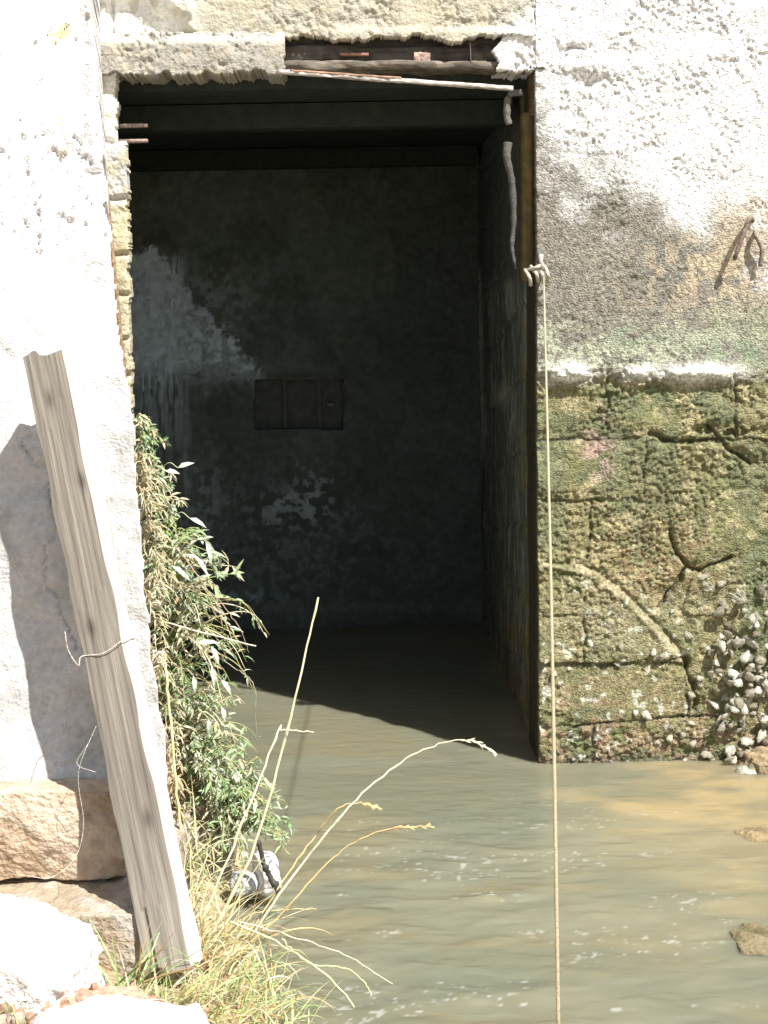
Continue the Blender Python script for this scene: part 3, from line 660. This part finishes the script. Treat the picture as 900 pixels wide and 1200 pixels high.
# ================================================================ rope, peg, hook
pg = thing('iron_peg', 'corroded iron peg with frayed bindings in the right door jamb, holding the rope', 'peg', tuple(at(635, 320, WY)))
b_ = MB(); b_.tube([at(634, 300, WY+.02), at(634, 300, WY-.055), at(635, 318, WY-.06)], .009, (.42, .38, .33), 8)
b_.build('peg', M_IRON, pg)
b_ = MB()
for (a, c, d, e) in ((615, 316, 622, 334), (622, 312, 631, 330), (630, 310, 637, 333), (638, 312, 642, 330), (616, 317, 636, 310)):
    b_.tube(spline([at(a, c, WY-.03), at((a+d)/2+2, (c+e)/2, WY-.07), at(d, e, WY-.045)], 5), [.005+.002*random.random() for _ in range(11)], (.50, .46, .38), 7)
b_.build('binding', M_ROPE, pg)
b_ = MB(); pts = []
for i in range(61):
    t = i/60; v = 322+(1500-322)*t; y = 1/((1-t)/(WY-.06)+t/1.0); u = 637+ (655-637)*((v-322)/878.)+3*math.sin(t*5)*.4
    p = at(u, v, y); pts.append(p)
b_.tube(pts, [.0018*(1-i/60)**.6+.0010 for i in range(61)], [(.5, .46, .32)]*0 or (.50, .44, .28), 8); 
k = len(pts); cc = []
for i in range(k): cc += [tuple(np.array((.42, .40, .28))*(1-i/k)+np.array((.33, .24, .12))*(i/k))]*8
b_.c = cc; o = b_.build('rope', M_ROPE); tag(o, 'thin taut yellowish rope running from the iron peg down across the water', 'rope')
hk = thing('iron_hook', 'bent rusty iron hook sticking out of the plaster near the right edge', 'hook', tuple(at(880, 270, WY)))
b_ = MB(); b_.tube(spline([at(884, 262, WY+.01), at(879, 256, WY-.05), at(872, 272, WY-.07), at(863, 297, WY-.075), at(861, 303, WY-.06)], 6), .008, (.16, .12, .10), 8); b_.build('shank', M_IRON, hk)
b_ = MB(); b_.tube(spline([at(886, 268, WY+.01), at(886, 276, WY-.045), at(893, 292, WY-.05), at(891, 312, WY-.04)], 6), .008, (.24, .2, .17), 8); b_.build('prong', M_IRON, hk)

# ================================================================ oysters
def shell(seed):
    r = random.Random(seed); n = 20; m = 7; vs = []; cs = []; fs = []
    el = r.uniform(1.2, 1.6); ph = r.uniform(0, 6)
    for i in range(m+1):
        t = i/m
        for j in range(n):
            a = 2*math.pi*j/n; rr = (1+.13*math.sin(3*a+ph)+.10*math.sin(7*a+ph*2)+.12*(r.random()-.5))*t
            step = .05*((i % 2)*1.0)
            z = .34*(1-t**2.2)+step*.9-(.06 if i == m else 0)+.09*(r.random()-.5)
            vs.append((math.cos(a)*rr*el*.5, math.sin(a)*rr*.5, z*.6))
            g_ = r.uniform(.8, 1.15)*(1.15 if t < .7 else .75); tn = (seed % 4)/3.; cs.append(((.60-.32*tn)*g_, (.57-.33*tn)*g_, (.46-.30*tn)*g_))
    for i in range(m):
        for j in range(n): fs.append((i*n+j, i*n+(j+1) % n, (i+1)*n+(j+1) % n, (i+1)*n+j)[::-1])
    o_ = len(vs)
    for j in range(n): vs.append((vs[m*n+j][0]*.8, vs[m*n+j][1]*.8, -.15)); cs.append((.3, .28, .2))
    for j in range(n): fs.append((m*n+j, m*n+(j+1) % n, o_+(j+1) % n, o_+j)[::-1])
    fs.append(tuple(range(o_, o_+n)))
    return mesh_np('oyster', np.array(vs), fs, np.array(cs))
sm = [shell(i) for i in range(7)]
for m_ in sm[:]: m_.materials.append(M_SHELL)
def put_oyster(u, v, s, out=0, grp=0):
    p = at(u, v, WY-.02); h = float(right_h(np.array([[p[0]]]), np.array([[p[2]]]))[0, 0]); p = at(u, v, WY-h-.004-out)
    o = bpy.data.objects.new('oyster', random.choice(sm)); COL.objects.link(o); o.location = p; o.scale = (s, s, s*random.uniform(.8, 1.6))
    d = Vector((random.gauss(0, .7), -1, random.gauss(.2, .7))).normalized()
    o.rotation_euler = (d.to_track_quat('Z', 'Y') @ Matrix.Rotation(random.uniform(0, 6.28), 3, 'Z').to_quaternion()).to_euler()
    return o
G = [('pale oyster shell in the dense cluster low on the wall, right edge', 'oysters clustered low on the right of the wall'),
     ('single pale oyster shell in a masonry joint, left of the dense cluster', 'scattered oysters along the masonry joints')]
random.seed(21)
cnt = 0; tries = 0; placed = []
while cnt < 225 and tries < 9000:
    tries += 1; u = random.uniform(815, 985); v = random.uniform(690, 925)
    dens = (math.exp(-((v-790-(u-870)*.3)/75)**2)*float(ss(826, 868, np.array(u)))) + .7*math.exp(-((v-905-(u-870)*.25)/16)**2)*float(ss(840, 875, np.array(u)))
    if v > 850 and u < 845+(v-850)*.1: dens *= .6
    if random.random() > dens: continue
    if sum(1 for (a, b) in placed if abs(a-u) < 7 and abs(b-v) < 7) > 1: continue
    lay = sum(1 for (a, b) in placed if abs(a-u) < 14 and abs(b-v) < 14)
    placed.append((u, v)); o = put_oyster(u, v, random.uniform(.016, .038), min(lay*.012, .05)); tag(o, G[0][0], 'oyster', G[0][1]); cnt += 1
sc = [(824, 676, 14), (845, 684, 14), (851, 713, 15), (853, 733, 14), (806, 745, 16), (776, 770, 18), (766, 765, 14), (820, 795, 13), (833, 790, 14), (810, 815, 14), (838, 826, 15), (757, 838, 17), (745, 835, 12),
      (728, 758, 13), (724, 778, 12), (712, 741, 8), (695, 779, 10), (667, 783, 10), (650, 790, 13), (640, 775, 9), (640, 800, 9), (656, 801, 9), (785, 865, 14), (800, 862, 14), (812, 872, 15), (828, 884, 18), (770, 870, 11), (787, 852, 10), (760, 895, 9), (700, 885, 8), (740, 868, 8), (664, 872, 8),
      (848, 850, 14), (856, 800, 15), (788, 716, 10), (790, 745, 10), (829, 760, 12), (838, 776, 13), (648, 888, 9), (672, 890, 7), (716, 893, 8), (735, 893, 9), (803, 893, 12), (820, 897, 12)]
for (u, v, s) in sc: tag(put_oyster(u, v, s/350.*.62), G[1][0], 'oyster', G[1][1])
for (u, v, s) in ((874, 925, 20), (880, 918, 17), (868, 915, 15), (884, 931, 17), (876, 936, 16)):
    o = put_oyster(u, v, s/350., 0); p = at(u, v, WY-.16); o.location = (p[0], p[1], max(p[2], -.005)); tag(o, 'grey-brown oyster in the small clump standing in the water below the cluster', 'oyster', 'clump of oysters at the foot of the wall')
o = rock('stone', tuple(at(877, 930, WY-.13)), (.1, .09, .11), colr((.3, .24, .14), (.4, .34, .24)), 61, rough=.03, sq=.6, n=18); tag(o, 'knobbly stone under the small oyster clump in the water', 'stone')

# ================================================================ plants
random.seed(5)
SG = [(.32, .42, .22), (.25, .36, .17), (.42, .49, .34), (.20, .31, .13), (.48, .52, .38)]
DR = [(.52, .47, .30), (.60, .56, .40), (.42, .35, .22), (.50, .40, .25)]
def shrub(label, spine, spread, nstem, nleaf, LL, LW, pal, dry=.2, name='leafy_shrub', cat='shrub', droop=.25):
    """spine: list of (u,v,y) the foliage follows; stems leave it outwards to the right and up"""
    S = [Vector(at(*p)) for p in spine]; base = S[-1]
    t0 = thing(name, label, cat, tuple(base))
    st = MB(); lf = MB()
    for i in range(nstem):
        f = random.random(); k = f*(len(S)-1); a = int(min(k, len(S)-2)); p = S[a].lerp(S[a+1], k-a)
        sp = spread[a]+(spread[a+1]-spread[a])*(k-a)
        d = Vector((random.gauss(.55, .5), random.gauss(-.35, .4), random.gauss(.35, .45))).normalized(); Ls = sp*1.2*random.uniform(.35, 1.05)
        if d.x < 0: Ls *= .4
        q = [p+Vector((-.05, .08, -.06)), p+d*Ls*.4+Vector((0, 0, .02)), p+d*Ls*.8, p+d*Ls+Vector((0, 0, -Ls*droop))]
        pts = spline(q, 5); dr = random.random() < dry
        colr_ = random.choice(DR); st.tube(pts, [.0022*(1-j/len(pts))+.0006 for j in range(len(pts))], colr_ if dr else (.28, .27, .12), 4)
        col = random.choice(pal)
        for j in range(nleaf):
            g_ = random.uniform(.2, 1); LLv = random.choice((.45, .6, .8, 1, 1.3)); pi = pts[int(g_*(len(pts)-1))]; ti = (pts[-1]-pts[-3]).normalized()
            dd = (ti*random.uniform(.2, 1)+Vector((random.gauss(0, .6), random.gauss(-.2, .6), random.gauss(.1, .55)))).normalized()
            s = random.uniform(.7, 1.3); c = np.array(random.choice(DR) if (dr and random.random() < .7) else col)*random.uniform(.75, 1.25)
            lf.leaf(pi, dd, (random.gauss(0, .5), random.gauss(-.5, .5), 1), LL*s*LLv, LW*s*(.6+.4*LLv), tuple(c), random.uniform(.05, .4))
    st.build('stem', M_STRAW, t0); lf.build('foliage', M_LEAF, t0, False)
shrub('narrow upper shrub with small pale leaves growing at the doorway edge beside the buttress', [(158, 498, 4.5), (165, 560, 4.45), (172, 620, 4.4)], [.07, .09, .12], 70, 12, .024, .007, SG, .3)
shrub('feathery bright green sprig reaching over the dark doorway', [(190, 630, 4.4), (205, 650, 4.4)], [.11, .12], 22, 16, .016, .004, [(.24, .40, .12), (.3, .44, .16)], .1)
shrub('silvery broad-leaved plant in the middle of the greenery beside the buttress', [(180, 640, 4.35), (190, 690, 4.3), (195, 720, 4.3)], [.15, .19, .21], 60, 10, (.042), .010, [(.4, .45, .35), (.3, .38, .24), SG[0]], .25, droop=.1)
shrub('tangled shrub with grey-brown drooping twigs at the height of the water inside the doorway', [(185, 690, 4.3), (200, 730, 4.25), (205, 770, 4.2)], [.2, .24, .22], 75, 7, .026, .006, SG, .35, droop=.3)
shrub('dense green shrub with narrow leaves in the lower middle of the bank', [(195, 790, 4.2), (215, 850, 4.15), (225, 900, 4.1)], [.17, .18, .18], 100, 10, .026, .0065, SG, .2)
shrub('lowest green shrub spreading out over the water beside the white rock', [(225, 890, 4.1), (250, 940, 4.05), (275, 975, 4.0)], [.15, .17, .17], 150, 13, .025, .0065, [SG[1], SG[0], SG[2], SG[4], (.30, .44, .20)], .15)
shrub('straw-yellow undergrowth close against the foot of the buttress', [(172, 700, 4.1), (190, 860, 4.0), (212, 980, 3.9), (225, 1040, 3.8)], [.07, .08, .08, .08], 90, 7, .03, .004, SG[:2]+DR+[(.5, .5, .25)], .8)
shrub('dry undergrowth along the upper edge of the buttress below the rusty bar', [(160, 540, 4.4), (168, 620, 4.3), (176, 700, 4.2)], [.07, .08, .09], 80, 8, .028, .004, DR+[(.45, .48, .25)], .8)
for i, (u, v, a, s) in enumerate([(240, 752, -10, .05), (252, 765, 60, .045), (250, 790, 75, .045), (265, 803, 50, .04), (228, 800, 80, .04), (245, 850, 85, .035), (255, 925, 10, .04), (236, 660, 50, .05), (210, 668, 30, .05), (230, 610, 20, .04), (245, 645, 70, .05), (215, 545, -25, .035), (200, 552, 0, .03), (262, 835, 70, .035)]):
    if i == 0:
        bp_ = thing('broad_leaf_plant', 'plant with a few large pale drooping leaves in front of the dense green shrub', 'plant', tuple(at(215, 800, 4.05))); lf = MB()
    p = Vector(at(u, v, 4.02)); d = Vector((math.cos(math.radians(a)), -.25, -math.sin(math.radians(a)))); lf.leaf(p-d*s*.5, d, (.3, -.8, .6), s*1.25, .014, (.55, .60, .52), .25)
    ste = MB() if i == 0 else ste; ste.tube(spline([p-d*s*.5, p-d*s*.5+Vector((-.03, .03, .01)), p+Vector((-.1, .08, -.05))], 4), .0012, (.4, .4, .25), 4)
lf.build('foliage', M_LEAF, bp_, False); ste.build('stem', M_STRAW, bp_)
# bare twigs
def stalk(name, label, cat, pts, r0, r1, col, head=None, n=8):
    P = spline([at(*p) for p in pts], n); k = len(P)
    for i in range(1, k-1): P[i] = P[i]+Vector((random.gauss(0, .0012), random.gauss(0, .001), random.gauss(0, .0012)))
    t0 = thing(name, label, cat, tuple(P[0])); b = MB()
    b.tube(P, [(r0+(r1-r0)*i/(k-1))*(1.45 if i % 9 == 5 else 1) for i in range(k)], col, 6)
    b.c = [tuple(np.array(c)*(.75 if (i//6) % 9 == 5 else random.uniform(.9, 1.08))) for i, c in enumerate(b.c)]; b.build('stem', M_STRAW, t0)
    if head:
        h = MB(); 
        for i in range(int(k*(1-head)), k):
            for q in range(3):
                d = (P[min(i+1, k-1)]-P[i-1]).normalized()+Vector((random.gauss(0, .25), random.gauss(0, .25), random.gauss(-.1, .25)))
                h.leaf(P[i], d, (random.random(), -1, random.random()), .016, .003, tuple(np.array(col)*1.15), .1)
        h.build('seed_head', M_STRAW, t0, False)
    return t0
stalk('twig', 'brown drooping twig arching off the tangled shrub over the dark water', 'twig', [(205, 690, 4.2), (235, 690, 4.15), (258, 705, 4.1), (280, 735, 4.05), (292, 765, 4.05)], .0022, .0008, (.26, .2, .14))
stalk('twig', 'reddish twig running down from the silvery plant', 'twig', [(205, 640, 4.2), (230, 672, 4.15), (255, 712, 4.1), (262, 745, 4.1), (262, 775, 4.1)], .0022, .0008, (.30, .22, .15))
stalk('twig', 'pale straight twig pointing right over the water from the tangled shrub', 'twig', [(180, 725, 4.1), (240, 742, 4.05), (300, 757, 4.0)], .0028, .0018, (.62, .55, .42))
stalk('twig', 'thin hooked twig with its tip hanging beside the lower shrub', 'twig', [(220, 745, 4.1), (268, 778, 4.05), (296, 800, 4.0), (300, 835, 4.0), (300, 868, 4.0)], .0016, .0007, (.3, .26, .2))
stalk('twig', 'pale upright stem standing in the greenery next to the buttress', 'twig', [(212, 985, 3.85), (203, 880, 3.9), (196, 800, 3.95), (193, 765, 4.0)], .004, .003, (.52, .50, .26))
stalk('twig', 'black stick stuck beside the white rock at the water edge', 'stick', [(329, 1048, 3.85), (318, 1030, 3.86), (310, 1012, 3.86), (302, 985, 3.86)], .009, .006, (.05, .045, .04))
stalk('dry_stalk', 'tall straight pale stalk, the one that reaches highest over the dark water', 'stalk', [(232, 1130, 3.45), (300, 985, 3.5), (345, 820, 3.52), (373, 700, 3.55)], .0042, .0022, (.60, .57, .36))
stalk('dry_stalk', 'pale stalk snapped near its top with the tip bent level to the right', 'stalk', [(205, 1150, 3.4), (245, 1060, 3.43), (290, 950, 3.45), (326, 858, 3.5), (330, 856, 3.5), (345, 856, 3.5), (368, 858, 3.5)], .0035, .0012, (.62, .58, .40))
stalk('dry_stalk', 'arching grass stalk with a curved seed head over the middle of the water', 'stalk', [(292, 1100, 3.45), (350, 1018, 3.5), (410, 945, 3.55), (470, 893, 3.6), (520, 870, 3.6), (553, 868, 3.6), (577, 880, 3.6)], .0032, .0008, (.60, .57, .40), .25)
stalk('dry_stalk', 'orange-brown stalk ending in a small forked tip left of the arching seed head', 'stalk', [(270, 1130, 3.4), (320, 1050, 3.45), (365, 985, 3.5), (395, 948, 3.5), (420, 941, 3.5), (441, 946, 3.5)], .0024, .0009, (.56, .42, .2), .15)
stalk('dry_stalk', 'orange stalk with a low seed head, the lowest of the three leaning right', 'stalk', [(262, 1135, 3.4), (330, 1070, 3.45), (385, 1010, 3.5), (425, 982, 3.5), (465, 970, 3.5), (502, 968, 3.5)], .0024, .0009, (.55, .38, .17), .22)
stalk('dry_stalk', 'yellowish stem sprawling right at the bottom and forking downward', 'stalk', [(270, 1080, 3.4), (340, 1112, 3.4), (400, 1160, 3.35), (432, 1205, 3.3)], .0028, .0015, (.55, .55, .32))
stalk('dry_stalk', 'fine stem curving right and ending in a small dry flower', 'stalk', [(330, 1100, 3.4), (360, 1128, 3.4), (405, 1135, 3.4), (430, 1155, 3.38), (437, 1175, 3.38)], .0020, .0012, (.52, .50, .28))
stalk('dry_stalk', 'long fine stem curving flat to the right above the dry flower', 'stalk', [(280, 1080, 3.4), (350, 1100, 3.45), (410, 1122, 3.45), (470, 1160, 3.45)], .0020, .0010, (.56, .50, .38))
stalk('dry_stalk', 'orange stalk lying almost level in front of the white rock', 'stalk', [(240, 1100, 3.5), (300, 1070, 3.5), (335, 1066, 3.5), (371, 1065, 3.5)], .0018, .0009, (.58, .46, .22))
fl = MB(); pc = Vector(at(438, 1178, 3.38))
for i in range(16): fl.leaf(pc, (random.gauss(0, 1), random.gauss(0, 1), random.gauss(0, 1)), (0, -1, .3), .014, .004, (.55, .42, .26), .1)
o = fl.build('dry_flower', M_STRAW, None, False); tag(o, 'small dry brown flower head at the tip of the fine stem', 'flower')
random.seed(99)
def tuft(label, spots, n, L0, L1, W, pal, lean=(.3, -.1), group=None, droop=.25):
    b0 = at(*spots[0]); t0 = thing('grass_tuft', label, 'grass tuft', tuple(b0), group); b = MB()
    for i in range(n):
        s = random.choice(spots); p = Vector(at(s[0]+random.gauss(0, 14), s[1]+random.gauss(0, 8), s[2]+random.gauss(0, .03)))
        p.z -= .02
        d = Vector((random.gauss(lean[0], .55), random.gauss(lean[1], .4), random.uniform(.4, 1.1)))
        b.blade(p, d, random.uniform(L0, L1), W*random.uniform(.6, 1.3), random.uniform(.05, 1)*droop*2, tuple(np.array(random.choice(pal))*random.uniform(.8, 1.2)), 6)
    b.build('blades', M_STRAW, t0, False)
GR = [(.36, .46, .20), (.34, .46, .18), (.30, .40, .14), (.55, .52, .28), (.62, .55, .33), (.58, .40, .20), (.66, .62, .44)]
tuft('tuft of straw and green grass around the foot of the leaning plank', [(170, 1175, 3.12), (190, 1165, 3.1), (215, 1165, 3.15), (150, 1180, 3.05)], 130, .05, .12, .0034, GR)
tuft('wide yellow-green grass tuft sprawling towards the water at the bottom', [(230, 1160, 3.2), (260, 1150, 3.25), (290, 1165, 3.22), (250, 1190, 3.1), (290, 1190, 3.15)], 190, .06, .17, .003, GR, (.5, -.1), droop=.4)
tuft('thin orange grass tuft leaning over the water edge near the white rock', [(255, 1110, 3.45), (275, 1095, 3.5), (235, 1120, 3.4)], 100, .08, .24, .0028, [(.6, .42, .2), (.62, .55, .33), (.5, .5, .26)], (.7, -.05), droop=.22)
tuft('tall pale dry grass standing between the plank and the lowest shrub', [(225, 1075, 3.6), (215, 1040, 3.7), (240, 1100, 3.45), (222, 1010, 3.8)], 130, .08, .22, .003, [(.62, .58, .36), (.55, .5, .28), (.45, .46, .22)], (.25, -.1))
tuft('low tangle of dry grass hanging over the water edge at the bottom', [(300, 1130, 3.35), (315, 1160, 3.25), (300, 1190, 3.15), (285, 1140, 3.3), (325, 1190, 3.15)], 150, .05, .14, .0035, GR, (.4, -.1), droop=.5)
tuft('few green grass blades in front of the shaded slab behind the plank foot', [(158, 1150, 3.16), (150, 1152, 3.16), (165, 1155, 3.16)], 22, .10, .24, .006, [(.25, .38, .14), (.45, .3, .15), (.3, .42, .2)], (.1, 0), droop=.08)
tuft('scrap of green grass at the bottom left corner beside the pebbles', [(5, 1195, 2.9), (12, 1200, 2.85)], 18, .04, .1, .004, [(.3, .42, .16)], (.3, 0))
stalk('dry_stalk', 'broad pale straw standing on the reddish rubble at the bottom left', 'stalk', [(18, 1205, 2.9), (28, 1175, 2.9), (38, 1150, 2.92)], .006, .004, (.68, .64, .56))
